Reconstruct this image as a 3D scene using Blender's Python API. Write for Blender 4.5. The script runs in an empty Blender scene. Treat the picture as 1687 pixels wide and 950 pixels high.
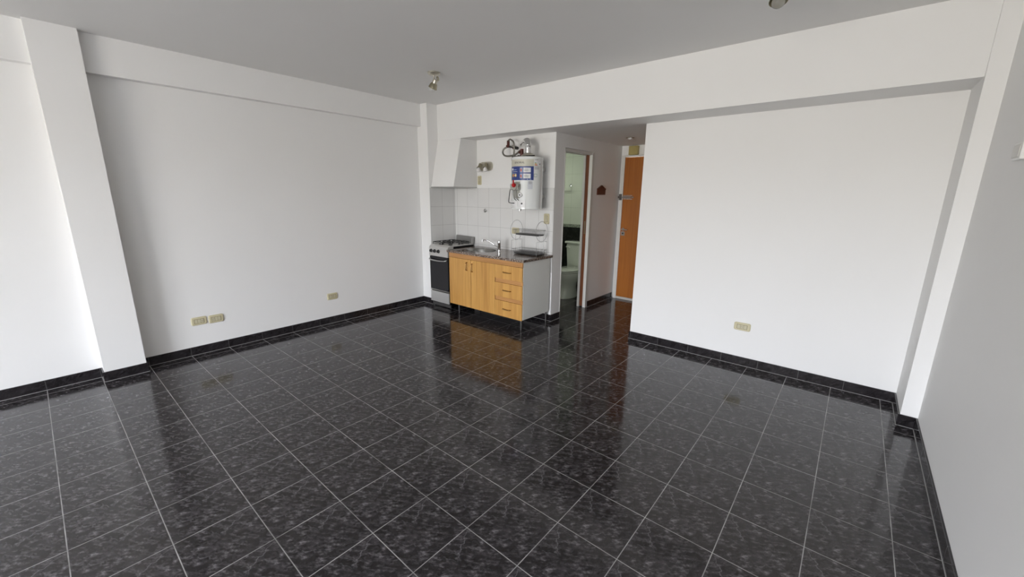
import bpy, bmesh, math
from mathutils import Vector, Matrix
C = bpy.context.scene.collection
scn = bpy.context.scene
PI = math.pi
R = math.radians

# ------------------------------------------------------------------ camera
T = 0.30                                   # floor tile size in metres
cam = bpy.data.objects.new('camera', bpy.data.cameras.new('camera'))
C.objects.link(cam)
cr = Vector((0.7631003, 0.64619789, 0.01030659))
cu = Vector((-0.15413606, 0.16648686, 0.97392207))
cf = Vector((-0.62763047, 0.74478884, -0.22664857))
cam.matrix_world = Matrix(((cr.x, cu.x, -cf.x, 0.85736), (cr.y, cu.y, -cf.y, -1.66894),
                           (cr.z, cu.z, -cf.z, 1.50021), (0, 0, 0, 1)))
cam.data.sensor_width = 36.0
cam.data.lens = 664.09 / 1687 * 36.0
cam.data.clip_start = 0.02
scn.camera = cam

# ------------------------------------------------------------------ world, light, exposure
SKY_LO, SKY_HI, GROUND = (1.0, 1.03, 1.10), (0.80, 0.92, 1.15), (0.49, 0.465, 0.42)
SKY_STRENGTH = 27.0
w = bpy.data.worlds.new('world'); scn.world = w; w.use_nodes = True
nt = w.node_tree; nt.nodes.clear()
tc = nt.nodes.new('ShaderNodeTexCoord'); sep = nt.nodes.new('ShaderNodeSeparateXYZ')
rp = nt.nodes.new('ShaderNodeValToRGB'); mr = nt.nodes.new('ShaderNodeMapRange')
bg = nt.nodes.new('ShaderNodeBackground'); wo = nt.nodes.new('ShaderNodeOutputWorld')
nt.links.new(tc.outputs['Generated'], sep.inputs[0])
nt.links.new(sep.outputs['Z'], mr.inputs['Value'])
mr.inputs['From Min'].default_value = -1; mr.inputs['From Max'].default_value = 1
nt.links.new(mr.outputs[0], rp.inputs[0])
e = rp.color_ramp.elements
e[0].position = 0.50; e[0].color = (*GROUND, 1)
e[1].position = 0.54; e[1].color = (*SKY_LO, 1)
e2 = rp.color_ramp.elements.new(0.9); e2.color = (*SKY_HI, 1)
nt.links.new(rp.outputs[0], bg.inputs[0]); bg.inputs[1].default_value = SKY_STRENGTH
nt.links.new(bg.outputs[0], wo.inputs[0])

scn.view_settings.view_transform = 'Standard'
scn.view_settings.look = 'None'
scn.view_settings.gamma = 1.0
scn.view_settings.use_curve_mapping = False
scn.view_settings.exposure = 0.06

WIN = (-1.90, 1.05, 0.06, 2.22)             # balcony window behind the camera: x0, x1, z0, z1
WY = -6.2
pl = bpy.data.lights.new('window_portal', 'AREA'); pl.shape = 'RECTANGLE'
pl.size = WIN[1] - WIN[0]; pl.size_y = WIN[3] - WIN[2]; pl.cycles.is_portal = True
po = bpy.data.objects.new('window_portal', pl); C.objects.link(po)
po.location = ((WIN[0] + WIN[1]) / 2, WY - 0.13, (WIN[2] + WIN[3]) / 2)
po.rotation_euler = (R(90), 0, 0)

# ------------------------------------------------------------------ materials
MATS = {}
def mat(name, col, rough=0.5, metal=0.0, spec=0.5, **kw):
    m = bpy.data.materials.new(name); m.use_nodes = True
    b = m.node_tree.nodes['Principled BSDF']
    b.inputs['Base Color'].default_value = (*col, 1)
    b.inputs['Roughness'].default_value = rough
    b.inputs['Metallic'].default_value = metal
    b.inputs['Specular IOR Level'].default_value = spec
    for k, v in kw.items(): b.inputs[k.replace('_', ' ')].default_value = v
    MATS[name] = m
    return m
def N(m, t, **kw):
    n = m.node_tree.nodes.new(t)
    for k, v in kw.items(): setattr(n, k, v)
    return n
def LK(m, a, b): m.node_tree.links.new(a, b)
def BS(m): return m.node_tree.nodes['Principled BSDF']
def ramp(m, fac, stops, interp='LINEAR'):
    r = N(m, 'ShaderNodeValToRGB'); r.color_ramp.interpolation = interp
    el = r.color_ramp.elements
    while len(el) > 1: el.remove(el[-1])
    el[0].position = stops[0][0]; el[0].color = (*stops[0][1], 1)
    for p, c in stops[1:]:
        q = el.new(p); q.color = (*c, 1)
    LK(m, fac, r.inputs[0]); return r.outputs[0]
def pos(m): return N(m, 'ShaderNodeNewGeometry').outputs['Position']
def objco(m): return N(m, 'ShaderNodeTexCoord').outputs['Object']
def mth(m, op, a, b=None, c=None):
    n = N(m, 'ShaderNodeMath', operation=op)
    for i, v in enumerate((a, b, c)):
        if v is None: continue
        if hasattr(v, 'is_output'): LK(m, v, n.inputs[i])
        else: n.inputs[i].default_value = v
    return n.outputs[0]
def noise(m, vec, scale, detail=4, rough=0.5, dist=0.0):
    n = N(m, 'ShaderNodeTexNoise'); LK(m, vec, n.inputs['Vector'])
    n.inputs['Scale'].default_value = scale; n.inputs['Detail'].default_value = detail
    n.inputs['Roughness'].default_value = rough; n.inputs['Distortion'].default_value = dist
    return n.outputs['Fac']
def mix(m, fac, a, b, blend='MIX'):
    n = N(m, 'ShaderNodeMix', data_type='RGBA', blend_type=blend)
    if hasattr(fac, 'is_output'): LK(m, fac, n.inputs['Factor'])
    else: n.inputs['Factor'].default_value = fac
    for s, v in (('A', a), ('B', b)):
        i = [q for q in n.inputs if q.name == s and q.type == 'RGBA'][0]
        if hasattr(v, 'is_output'): LK(m, v, i)
        else: i.default_value = (*v, 1)
    return [o for o in n.outputs if o.type == 'RGBA'][0]
def bump(m, h, strength, dist=0.01):
    b = N(m, 'ShaderNodeBump'); b.inputs['Strength'].default_value = strength
    b.inputs['Distance'].default_value = dist
    LK(m, h, b.inputs['Height']); LK(m, b.outputs[0], BS(m).inputs['Normal'])

# painted plaster
def plaster(name, col):
    m = mat(name, col, 0.62, spec=0.25)
    p = pos(m)
    n1 = noise(m, p, 1.3, 3); n2 = noise(m, p, 180, 3)
    c = ramp(m, n1, [(0.3, tuple(x * 0.985 for x in col)), (0.7, col)])
    LK(m, c, BS(m).inputs['Base Color'])
    bump(m, n2, 0.05, 0.002)
    return m
plaster('wall_paint', (0.865, 0.86, 0.85)); plaster('ceiling_paint', (0.83, 0.825, 0.815))
plaster('hood_paint', (0.865, 0.86, 0.85))

# black marbled ceramic: same print on every tile
def marble_tile(name, mode, phase=(0, 0), rough=0.11):
    m = mat(name, (0.02, 0.02, 0.02), rough, spec=0.5)
    p = pos(m)
    s = N(m, 'ShaderNodeSeparateXYZ'); LK(m, p, s.inputs[0])
    def cell(v, ph):
        t = mth(m, 'DIVIDE', v, T); t = mth(m, 'SUBTRACT', t, ph)
        return mth(m, 'FRACT', t), mth(m, 'FLOOR', t)
    fx, ix = cell(s.outputs[0], phase[0]); fy, iy = cell(s.outputs[1], phase[1])
    def edge(f): return mth(m, 'MINIMUM', f, mth(m, 'SUBTRACT', 1.0, f))
    if mode == 'floor':
        u, v, ed = fx, fy, mth(m, 'MINIMUM', edge(fx), edge(fy))
    elif mode == 'x':
        u, v, ed = fx, mth(m, 'DIVIDE', s.outputs[2], T), edge(fx)
    else:
        u, v, ed = fy, mth(m, 'DIVIDE', s.outputs[2], T), edge(fy)
    cb = N(m, 'ShaderNodeCombineXYZ'); LK(m, u, cb.inputs[0]); LK(m, v, cb.inputs[1])
    if mode != 'floor':
        LK(m, mth(m, 'MULTIPLY', ix if mode == 'x' else iy, 1.7), cb.inputs[2])
    vec = cb.outputs[0]
    mp = N(m, 'ShaderNodeMapping', vector_type='TEXTURE'); LK(m, vec, mp.inputs['Vector'])
    mp.inputs['Rotation'].default_value = (0, 0, R(38)); mp.inputs['Scale'].default_value = (1.7, 0.85, 1)
    sv = mp.outputs[0]
    dk = 1.0 if mode == 'floor' else 0.16
    big = noise(m, sv, 4.0, 5, 0.6, 0.2)
    fine = noise(m, sv, 11, 12, 0.72, 0.25)
    base = ramp(m, big, [(0.35, (0.0085, 0.0070, 0.0080)), (0.55, (0.0165, 0.0140, 0.0160)), (0.72, (0.036, 0.032, 0.036) if mode == 'floor' else (0.02, 0.018, 0.02))])
    fm = ramp(m, fine, [(0.45, (0, 0, 0)), (0.53, (0.13 * dk,) * 3), (0.60, (0.42 * dk,) * 3), (0.67, (1.0 * dk,) * 3)])
    lowm = ramp(m, noise(m, vec, 3.1, 3, 0.5), [(0.38, (0.45, 0.45, 0.45)), (0.56, (1, 1, 1))])
    fm = mix(m, 1.0, fm, lowm, 'MULTIPLY')
    c = mix(m, fm, base, (0.235, 0.220, 0.235))
    if mode == 'floor':
        # printed cracks, the same in every tile: (start u, start v, direction, length, strength)
        wob = mth(m, 'MULTIPLY', mth(m, 'SUBTRACT', noise(m, vec, 6.0, 4, 0.5), 0.5), 0.26)
        for k, (u0, v0, du, dv, ln, st) in enumerate(((0.02, 0.97, 0.56, -0.83, 0.60, 0.60), (0.50, 0.16, 0.76, 0.65, 0.26, 0.42), (0.12, 0.40, 0.80, 0.60, 0.20, 0.30))):
            uu = mth(m, 'SUBTRACT', u, u0); vv = mth(m, 'SUBTRACT', v, v0)
            sl = mth(m, 'ADD', mth(m, 'MULTIPLY', uu, du), mth(m, 'MULTIPLY', vv, dv))
            dd = mth(m, 'ABSOLUTE', mth(m, 'ADD', mth(m, 'ADD', mth(m, 'MULTIPLY', uu, -dv), mth(m, 'MULTIPLY', vv, du)), wob))
            vm = ramp(m, dd, [(0.0, (st,) * 3), (0.004, (st * 0.45,) * 3), (0.012, (0, 0, 0))])
            rg_ = ramp(m, mth(m, 'DIVIDE', sl, ln), [(0.0, (0, 0, 0)), (0.08, (1, 1, 1)), (0.75, (0.7, 0.7, 0.7)), (1.0, (0, 0, 0))])
            c = mix(m, mix(m, 1.0, vm, rg_, 'MULTIPLY'), c, (0.26, 0.25, 0.27))
    gw = 0.0045 if mode == 'floor' else 0.0035
    g = ramp(m, ed, [(0.0, (1, 1, 1)), (gw, (1, 1, 1)), (gw * 1.5, (0, 0, 0))])
    gk = 1.0 if mode == 'floor' else 0.2
    gcol = ramp(m, noise(m, p, 6, 3), [(0.35, tuple(gk * q for q in (0.20, 0.195, 0.19))), (0.65, tuple(gk * q for q in (0.42, 0.415, 0.41)))])
    c = mix(m, g, c, gcol)
    LK(m, c, BS(m).inputs['Base Color'])
    smear = noise(m, p, 2.2, 5, 0.6)
    rr = ramp(m, smear, [(0.35, (rough * 0.8,) * 3), (0.7, (rough * 1.6,) * 3)])
    rr = mix(m, g, rr, (0.6, 0.6, 0.6))
    LK(m, rr, BS(m).inputs['Roughness'])
    inv = mth(m, 'SUBTRACT', 1.0, g)
    h = mth(m, 'ADD', mth(m, 'MULTIPLY', inv, 0.6), mth(m, 'MULTIPLY', noise(m, p, 7, 2), 0.25))
    bump(m, h, 0.12, 0.002)
    return m
marble_tile('floor_tile', 'floor', rough=0.10)
marble_tile('skirting_x', 'x', rough=0.10); marble_tile('skirting_x2', 'x', (0.25, 0), rough=0.08)
marble_tile('skirting_y', 'y', rough=0.10)

# glazed wall tile with hairline joints
def wall_tile(name, ax, p0, pu, z0, pz, col, joint, bw=0.006, rough=0.12):
    m = mat(name, col, rough)
    p = pos(m); s = N(m, 'ShaderNodeSeparateXYZ'); LK(m, p, s.inputs[0])
    def ed(v, o, pitch):
        f = mth(m, 'FRACT', mth(m, 'DIVIDE', mth(m, 'SUBTRACT', v, o), pitch))
        return mth(m, 'MULTIPLY', mth(m, 'MINIMUM', f, mth(m, 'SUBTRACT', 1.0, f)), pitch)
    d = mth(m, 'MINIMUM', ed(s.outputs[ax], p0, pu), ed(s.outputs[2], z0, pz))
    g = ramp(m, mth(m, 'MULTIPLY', d, 100), [(0.0, (1, 1, 1)), (bw * 16, (1, 1, 1)), (bw * 28, (0, 0, 0))])
    tint = ramp(m, noise(m, p, 5, 3), [(0.3, tuple(c * 0.97 for c in col)), (0.7, col)])
    c = mix(m, g, tint, joint)
    LK(m, c, BS(m).inputs['Base Color'])
    bump(m, mth(m, 'SUBTRACT', 1.0, g), 0.15, 0.001)
    return m
wall_tile('kitchen_tile', 0, -2.4375, 0.2025, 1.578, 0.2465, (0.76, 0.755, 0.74), (0.40, 0.395, 0.385))
wall_tile('kitchen_tile_side', 1, 1.800, 0.2025, 1.578, 0.2465, (0.76, 0.755, 0.74), (0.40, 0.395, 0.385))
wall_tile('bath_tile', 0, -2.595, 0.2025, 1.06, 0.2525, (0.68, 0.73, 0.63), (0.42, 0.47, 0.38))
wall_tile('bath_tile_side', 1, 2.36, 0.2025, 1.06, 0.2525, (0.68, 0.73, 0.63), (0.42, 0.47, 0.38))
m = mat('bath_black_tile', (0.015, 0.016, 0.015), 0.3, spec=0.25)
LK(m, ramp(m, noise(m, pos(m), 12, 8, 0.6, 0.8), [(0.45, (0.008, 0.009, 0.008)), (0.75, (0.03, 0.033, 0.03))]), BS(m).inputs['Base Color'])
m = mat('bath_border', (0.25, 0.28, 0.23), 0.25)
LK(m, ramp(m, noise(m, pos(m), 60, 4), [(0.4, (0.16, 0.18, 0.15)), (0.65, (0.42, 0.47, 0.38))]), BS(m).inputs['Base Color'])

def wood(name, dark, light, rough, axis=2, sc=1.0):
    m = mat(name, light, rough)
    mp = N(m, 'ShaderNodeMapping'); LK(m, pos(m), mp.inputs['Vector'])
    k = [55 * sc, 55 * sc, 55 * sc]; k[axis] = 1.6 * sc
    mp.inputs['Scale'].default_value = k
    n1 = noise(m, mp.outputs[0], 1.0, 6, 0.6, 0.3)
    mp2 = N(m, 'ShaderNodeMapping'); LK(m, pos(m), mp2.inputs['Vector'])
    k = [9 * sc, 9 * sc, 9 * sc]; k[axis] = 0.5 * sc
    mp2.inputs['Scale'].default_value = k
    n2 = noise(m, mp2.outputs[0], 1.0, 3)
    f = mth(m, 'ADD', mth(m, 'MULTIPLY', n1, 0.6), mth(m, 'MULTIPLY', n2, 0.4))
    LK(m, ramp(m, f, [(0.36, dark), (0.62, light)]), BS(m).inputs['Base Color'])
    bump(m, n1, 0.04, 0.001)
wood('oak', (0.46, 0.225, 0.055), (0.66, 0.365, 0.105), 0.42)
wood('oak_rail', (0.42, 0.20, 0.065), (0.58, 0.30, 0.11), 0.42, axis=0)
wood('door_wood', (0.32, 0.098, 0.013), (0.42, 0.142, 0.020), 0.33, sc=0.8)
wood('pocket_wood', (0.17, 0.055, 0.022), (0.24, 0.085, 0.035), 0.4)
wood('plaque_wood', (0.075, 0.018, 0.010), (0.13, 0.032, 0.016), 0.45, axis=1)

m = mat('granite', (0.2, 0.17, 0.15), 0.07)
vz = N(m, 'ShaderNodeTexVoronoi'); LK(m, pos(m), vz.inputs['Vector']); vz.inputs['Scale'].default_value = 170
sp = N(m, 'ShaderNodeSeparateColor'); LK(m, vz.outputs['Color'], sp.inputs[0])
LK(m, ramp(m, sp.outputs[0], [(0.0, (0.03, 0.022, 0.02)), (0.30, (0.10, 0.07, 0.055)), (0.55, (0.24, 0.17, 0.13)), (0.80, (0.42, 0.33, 0.27)), (0.93, (0.60, 0.54, 0.48))], 'CONSTANT'), BS(m).inputs['Base Color'])

mat('outdoor_grey', (0.30, 0.29, 0.27), 0.8)  # mid grey so the added outside wall bounces little light
mat('grout', (0.40, 0.395, 0.385), 0.8)
mat('melamine', (0.78, 0.79, 0.755), 0.42)
mat('dark_gap', (0.012, 0.009, 0.008), 0.7)
mat('white_metal', (0.80, 0.80, 0.78), 0.32)
mat('frame_paint', (0.70, 0.69, 0.66), 0.45)
mat('steel', (0.55, 0.55, 0.54), 0.28, 1.0)
m = mat('brushed_steel', (0.62, 0.61, 0.59), 0.42, 0.55)
mp = N(m, 'ShaderNodeMapping'); LK(m, pos(m), mp.inputs['Vector']); mp.inputs['Scale'].default_value = (3, 3, 300)
bump(m, noise(m, mp.outputs[0], 1, 3), 0.08, 0.001)
mat('chrome', (0.80, 0.80, 0.80), 0.08, 1.0)
mat('wire_chrome', (0.20, 0.20, 0.20), 0.32, 0.8)
mat('sink_steel', (0.33, 0.33, 0.32), 0.24, 1.0)
mat('worn_steel', (0.34, 0.335, 0.325), 0.4, 0.6)
mat('dark_steel', (0.16, 0.155, 0.15), 0.35, 0.7)
mat('black_enamel', (0.010, 0.010, 0.011), 0.25)
mat('oven_glass', (0.011, 0.011, 0.014), 0.06)
mat('black_plastic', (0.02, 0.02, 0.02), 0.45)
mat('drip_tray', (0.03, 0.03, 0.03), 0.35)
mat('cream_plastic', (0.60, 0.545, 0.36), 0.38)
mat('cream_dark', (0.20, 0.17, 0.09), 0.45)
mat('cream_key', (0.56, 0.515, 0.36), 0.35)
mat('slot', (0.05, 0.045, 0.035), 0.6)
mat('yellow_box', (0.50, 0.41, 0.16), 0.5)
mat('yellow_box_lid', (0.42, 0.34, 0.12), 0.5)
mat('aged_nickel', (0.36, 0.33, 0.24), 0.34, 0.85)
mat('nickel_light', (0.58, 0.55, 0.47), 0.30, 0.7)
mat('brass', (0.45, 0.27, 0.10), 0.3, 0.9)
mat('heater_white', (0.82, 0.84, 0.83), 0.16, Coat_Weight=0.6)
mat('label_cream', (0.62, 0.60, 0.50), 0.4)
mat('label_blue', (0.035, 0.06, 0.24), 0.35)
mat('label_white', (0.78, 0.78, 0.78), 0.4)
mat('label_pale', (0.62, 0.64, 0.68), 0.4)
mat('ink', (0.03, 0.03, 0.035), 0.5); mat('ink_grey', (0.22, 0.22, 0.24), 0.5)
mat('label_red', (0.55, 0.10, 0.05), 0.4); mat('label_orange', (0.75, 0.32, 0.08), 0.4)
mat('label_yellow', (0.75, 0.55, 0.15), 0.4); mat('label_green', (0.08, 0.28, 0.14), 0.4)
mat('label_sky', (0.35, 0.45, 0.65), 0.4)
mat('red_plastic', (0.48, 0.012, 0.015), 0.3)
mat('red_fitting', (0.085, 0.02, 0.014), 0.42, 0.3)
mat('grey_plastic', (0.40, 0.40, 0.36), 0.4)
mat('ceramic', (0.76, 0.80, 0.72), 0.10, Coat_Weight=0.5)
mat('frosted_bulb', (0.82, 0.80, 0.80), 0.25)
m = mat('clear_bulb', (0.95, 0.95, 0.93), 0.03, Transmission_Weight=0.85, IOR=1.3)
mat('threshold', (0.55, 0.52, 0.48), 0.4)
m = mat('braided_hose', (0.26, 0.25, 0.22), 0.35, 0.8)
bump(m, noise(m, pos(m), 400, 2), 0.5, 0.002)
m = mat('bath_fill_glow', (1, 1, 1), 0.5); BS(m).inputs['Emission Color'].default_value = (0.97, 1.0, 0.88, 1)  # glow of the added bathroom fill light
BS(m).inputs['Emission Strength'].default_value = 26.0

# ------------------------------------------------------------------ mesh helpers
def obj(name, bm, m, parent=None, loc=None, smooth=False, **tags):
    bmesh.ops.recalc_face_normals(bm, faces=bm.faces[:])
    me = bpy.data.meshes.new(name); bm.to_mesh(me); bm.free()
    me.materials.append(MATS[m] if isinstance(m, str) else m)
    o = bpy.data.objects.new(name, me); C.objects.link(o)
    if smooth:
        for p in me.polygons: p.use_smooth = True
        if smooth != 'all':
            md = o.modifiers.new('es', 'EDGE_SPLIT'); md.split_angle = R(38)
    if parent: o.parent = parent
    if loc: o.location = loc
    for k, v in tags.items(): o[k] = v
    return o
def thing(name, label, cat, loc=(0, 0, 0), rotz=0, group=None):
    o = bpy.data.objects.new(name, None); C.objects.link(o)
    o.empty_display_size = 0.05
    o.location = loc; o.rotation_euler = (0, 0, rotz); o['label'] = label; o['category'] = cat
    if group: o['group'] = group
    return o
def struct(name, bm, m, parent=None, smooth=False, **tags):
    o = obj(name, bm, m, parent, smooth=smooth, **tags)
    if not parent: o['kind'] = 'structure'
    return o
def B(): return bmesh.new()
def box(bm, x0, x1, y0, y1, z0, z1, bev=0.0, seg=2, M=None):
    x0, x1 = sorted((x0, x1)); y0, y1 = sorted((y0, y1)); z0, z1 = sorted((z0, z1))
    vs = [bm.verts.new(p) for p in ((x0, y0, z0), (x1, y0, z0), (x1, y1, z0), (x0, y1, z0), (x0, y0, z1), (x1, y0, z1), (x1, y1, z1), (x0, y1, z1))]
    fs = [bm.faces.new([vs[i] for i in f]) for f in ((0, 3, 2, 1), (4, 5, 6, 7), (0, 1, 5, 4), (1, 2, 6, 5), (2, 3, 7, 6), (3, 0, 4, 7))]
    if M: bmesh.ops.transform(bm, matrix=M, verts=vs)
    if bev:
        es = list({e for f in fs for e in f.edges})
        bmesh.ops.bevel(bm, geom=es, offset=bev, segments=seg, affect='EDGES', profile=0.5)
    return bm
def frame_axes(d):
    d = Vector(d).normalized()
    a = Vector((0, 0, 1)) if abs(d.z) < 0.95 else Vector((1, 0, 0))
    u = d.cross(a).normalized(); v = u.cross(d).normalized()   # u x v = -? (any handedness, normals recalculated)
    return u, v, d
def lathe(bm, prof, origin, axis=(0, 0, 1), n=32, sx=1.0, sy=1.0):
    """prof: (radius, height) from start to end; revolved about axis"""
    u, v, d = frame_axes(axis); o = Vector(origin); rings = []
    for r, h in prof:
        if r < 1e-6: rings.append([bm.verts.new(o + d * h)])
        else: rings.append([bm.verts.new(o + d * h + u * (r * sx * math.cos(2 * PI * i / n)) + v * (r * sy * math.sin(2 * PI * i / n))) for i in range(n)])
    for a, b in zip(rings, rings[1:]):
        for i in range(n):
            j = (i + 1) % n
            if len(a) == 1 and len(b) == 1: continue
            if len(a) == 1: bm.faces.new((a[0], b[i], b[j]))
            elif len(b) == 1: bm.faces.new((a[i], a[j], b[0]))
            else: bm.faces.new((a[i], a[j], b[j], b[i]))
    if len(rings[0]) > 1: bm.faces.new(rings[0])
    if len(rings[-1]) > 1: bm.faces.new(rings[-1])
    return bm
def cyl(bm, a, b, r, r2=None, n=20):
    a, b = Vector(a), Vector(b); r2 = r if r2 is None else r2
    return lathe(bm, [(r, 0), (r2, (b - a).length)], a, b - a, n)
def smooth_path(pts, sub=6, closed=False):
    P = [Vector(p) for p in pts]; out = []; n = len(P)
    rng = range(n) if closed else range(n - 1)
    for i in rng:
        p1, p2 = P[i], P[(i + 1) % n]
        p0 = P[(i - 1) % n] if (closed or i > 0) else p1 * 2 - p2
        p3 = P[(i + 2) % n] if (closed or i < n - 2) else p2 * 2 - p1
        for k in range(sub):
            t = k / sub
            out.append(0.5 * ((2 * p1) + (-p0 + p2) * t + (2 * p0 - 5 * p1 + 4 * p2 - p3) * t * t + (-p0 + 3 * p1 - 3 * p2 + p3) * t ** 3))
    if not closed: out.append(P[-1])
    return out
def tube(bm, pts, r, n=10, closed=False, r_end=None):
    P = [Vector(p) for p in pts]; L = len(P); rings = []
    t0 = (P[1] - P[0]).normalized(); u, v, _ = frame_axes(t0)
    for i in range(L):
        if closed: t = (P[(i + 1) % L] - P[i - 1]).normalized()
        elif i == 0: t = t0
        elif i == L - 1: t = (P[i] - P[i - 1]).normalized()
        else: t = (P[i + 1] - P[i - 1]).normalized()
        u = (u - t * u.dot(t)).normalized(); v = t.cross(u)
        rr = r if r_end is None else r + (r_end - r) * i / (L - 1)
        rings.append([bm.verts.new(P[i] + u * rr * math.cos(2 * PI * k / n) + v * rr * math.sin(2 * PI * k / n)) for k in range(n)])
    m = L if closed else L - 1
    for i in range(m):
        a, b = rings[i], rings[(i + 1) % L]
        for k in range(n):
            j = (k + 1) % n; bm.faces.new((a[k], a[j], b[j], b[k]))
    if not closed: bm.faces.new(rings[0]); bm.faces.new(rings[-1])
    return bm
def prism(bm, poly, d, M=None):
    """poly: list of (x,y,z) outline, extruded by vector d"""
    d = Vector(d)
    a = [bm.verts.new(Vector(p)) for p in poly]; b = [bm.verts.new(Vector(p) + d) for p in poly]
    bm.faces.new(a); bm.faces.new(b)
    for i in range(len(a)):
        j = (i + 1) % len(a); bm.faces.new((a[i], a[j], b[j], b[i]))
    if M: bmesh.ops.transform(bm, matrix=M, verts=a + b)
    return bm
def rrect(w, h, r, n=6):
    """rounded rectangle outline in 2-D, centred"""
    out = []
    for cx, cy, a0 in ((w / 2 - r, h / 2 - r, 0), (-w / 2 + r, h / 2 - r, 90), (-w / 2 + r, -h / 2 + r, 180), (w / 2 - r, -h / 2 + r, 270)):
        for k in range(n + 1):
            a = R(a0 + 90 * k / n); out.append((cx + r * math.cos(a), cy + r * math.sin(a)))
    return out
def sphere(bm, c, r, n=20):
    prof = [(max(r * math.sin(PI * k / 12), 0) if 0 < k < 12 else 0, -r * math.cos(PI * k / 12)) for k in range(13)]
    return lathe(bm, prof, c, (0, 0, 1), n)
def text_mesh(s, size, align='CENTER'):
    cu = bpy.data.curves.new('t', 'FONT'); cu.body = s; cu.size = size; cu.align_x = align; cu.resolution_u = 3
    o = bpy.data.objects.new('t', cu); C.objects.link(o)
    bpy.context.view_layer.update()
    me = bpy.data.meshes.new_from_object(o.evaluated_get(bpy.context.evaluated_depsgraph_get()))
    bpy.data.objects.remove(o); bpy.data.curves.remove(cu)
    return me

# ------------------------------------------------------------------ room shell
XL, XR, ZC, ZS = -3.705, 1.368, 2.613, 2.178      # left wall, right wall, ceiling, lower ceiling
YB, YK, YE = 2.325, 2.241, 3.885                  # wall facing the camera, kitchen wall, entry wall
YF = WY                                           # window wall behind the camera
CX0, CY0 = -3.50, 1.794                           # corner column
PX, PY0, PY1 = -3.567, -1.485, -1.23              # pillar on the left wall
LBX, LBZ = -3.63, 2.344                           # beam along the left wall
BY = 1.959                                        # face of the big cross beam
RPX, RPY = 1.281, 1.929                           # pillar at the right
HX = -1.821                                       # hall left wall
HR = -0.834                                       # hall right wall

struct('floor', box(B(), XL - .15, XR + .15, YF - .15, YE + .12, -0.10, 0.0), 'floor_tile')
struct('ceiling', box(B(), XL - .15, XR + .15, YF - .15, YB + .12, ZC, ZC + .12), 'ceiling_paint')
b = B(); box(b, XL - .15, HR + .12, YB, YE + .12, ZS, ZS + .14); struct('ceiling_hall', b, 'ceiling_paint')
struct('wall_left', box(B(), XL - .15, XL, YF - .15, YK, 0, ZC), 'wall_paint')
struct('wall_right', box(B(), XR, XR + .15, YF - .15, YB + .12, 0, ZC), 'wall_paint')
struct('wall_back', box(B(), HR, XR, YB, YB + .12, 0, ZS), 'wall_paint')
b = B(); box(b, XL - .15, HX, YK, YK + .12, 0, ZS); struct('wall_kitchen', b, 'wall_paint')
DY0, DY1, DZ = 2.430, 3.100, 1.997
b = B()
box(b, -1.941, HX, YK + .12, DY0, 0, ZS)
box(b, -1.941, HX, DY0, DY1, DZ + .035, ZS)
box(b, -1.941, -1.914, DY1, YE, 0, ZS); box(b, -1.856, HX, DY1, YE, 0, ZS); box(b, -1.913, -1.856, DY1 + .68, YE, 0, ZS)
box(b, -1.913, -1.856, DY1, DY1 + .68, DZ + .035, ZS)
struct('wall_hall', b, 'wall_paint')
b = B(); box(b, HR, HR + .12, YB + .12, YE, 0, ZS); struct('wall_hall_right', b, 'wall_paint')
EX0, EX1, EZ = -1.742, -0.905, 2.024
b = B(); box(b, -1.941, EX0 - .03, YE, YE + .12, 0, ZS); box(b, EX0 - .03, EX1 + .03, YE, YE + .12, EZ + .02, ZS); box(b, EX1 + .03, HR + .12, YE, YE + .12, 0, ZS)
struct('wall_entry', b, 'wall_paint')
# window wall behind the camera
b = B()
box(b, XL, WIN[0], YF - .15, YF, 0, ZC); box(b, WIN[1], XR, YF - .15, YF, 0, ZC)
box(b, WIN[0], WIN[1], YF - .15, YF, WIN[3], ZC); box(b, WIN[0], WIN[1], YF - .15, YF, 0, WIN[2])
struct('wall_front', b, 'wall_paint')
b = B(); n = 3
box(b, WIN[0], WIN[1], YF - .10, YF - .05, WIN[2], WIN[2] + .05); box(b, WIN[0], WIN[1], YF - .10, YF - .05, WIN[3] - .05, WIN[3])
for k in range(n + 1):
    x = WIN[0] + .025 + (WIN[1] - WIN[0] - .05) * k / n
    box(b, x - .03, x + .03, YF - .10, YF - .05, WIN[2] + .05, WIN[3] - .05)
struct('window_1', b, 'white_metal')
struct('light_blocking_wall', box(B(), WIN[1] + .12, WIN[1] + .27, YF - 1.15, YF - .15, -.1, ZC + .1), 'outdoor_grey')  # unseen wall added outside the window to dim the near left wall
struct('balcony_slab', box(B(), WIN[0] - .3, WIN[1] + .12, YF - 1.15, YF - .15, -.22, -.1), 'outdoor_grey')  # unseen slab added along with the light-blocking wall
# bathroom
struct('wall_bathroom_left', box(B(), -3.42, -3.30, YK + .12, YE - .045, 0, ZS), 'bath_tile_side')
b = B(); box(b, -3.42, -1.941, YE - .045, YE + .12, 1.055, ZS); struct('wall_bathroom_back', b, 'bath_tile')
b = B(); box(b, -3.42, -1.941, YE - .045, YE + .12, 0, 1.010); struct('wall_bathroom_dado', b, 'bath_black_tile')
b = B(); box(b, -3.42, -1.941, YE - .047, YE + .12, 1.010, 1.055); struct('trim_7', b, 'bath_border')
# beams and pillars
struct('trim_1', box(B(), XL, PX, PY0, PY1, 0, ZC), 'wall_paint', label='square white pillar on the left wall')
struct('trim_2', box(B(), XL, CX0, CY0, YK, 0, ZC), 'wall_paint')
b = B(); box(b, XL, LBX, YF, PY0, LBZ, ZC); box(b, XL, LBX, PY1, CY0, LBZ, ZC); struct('trim_3', b, 'wall_paint')
struct('trim_4', box(B(), CX0, XR, BY, YB, ZS, ZC), 'wall_paint')
struct('trim_5', box(B(), RPX, XR, RPY, YB, 0, ZC), 'wall_paint')
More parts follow.
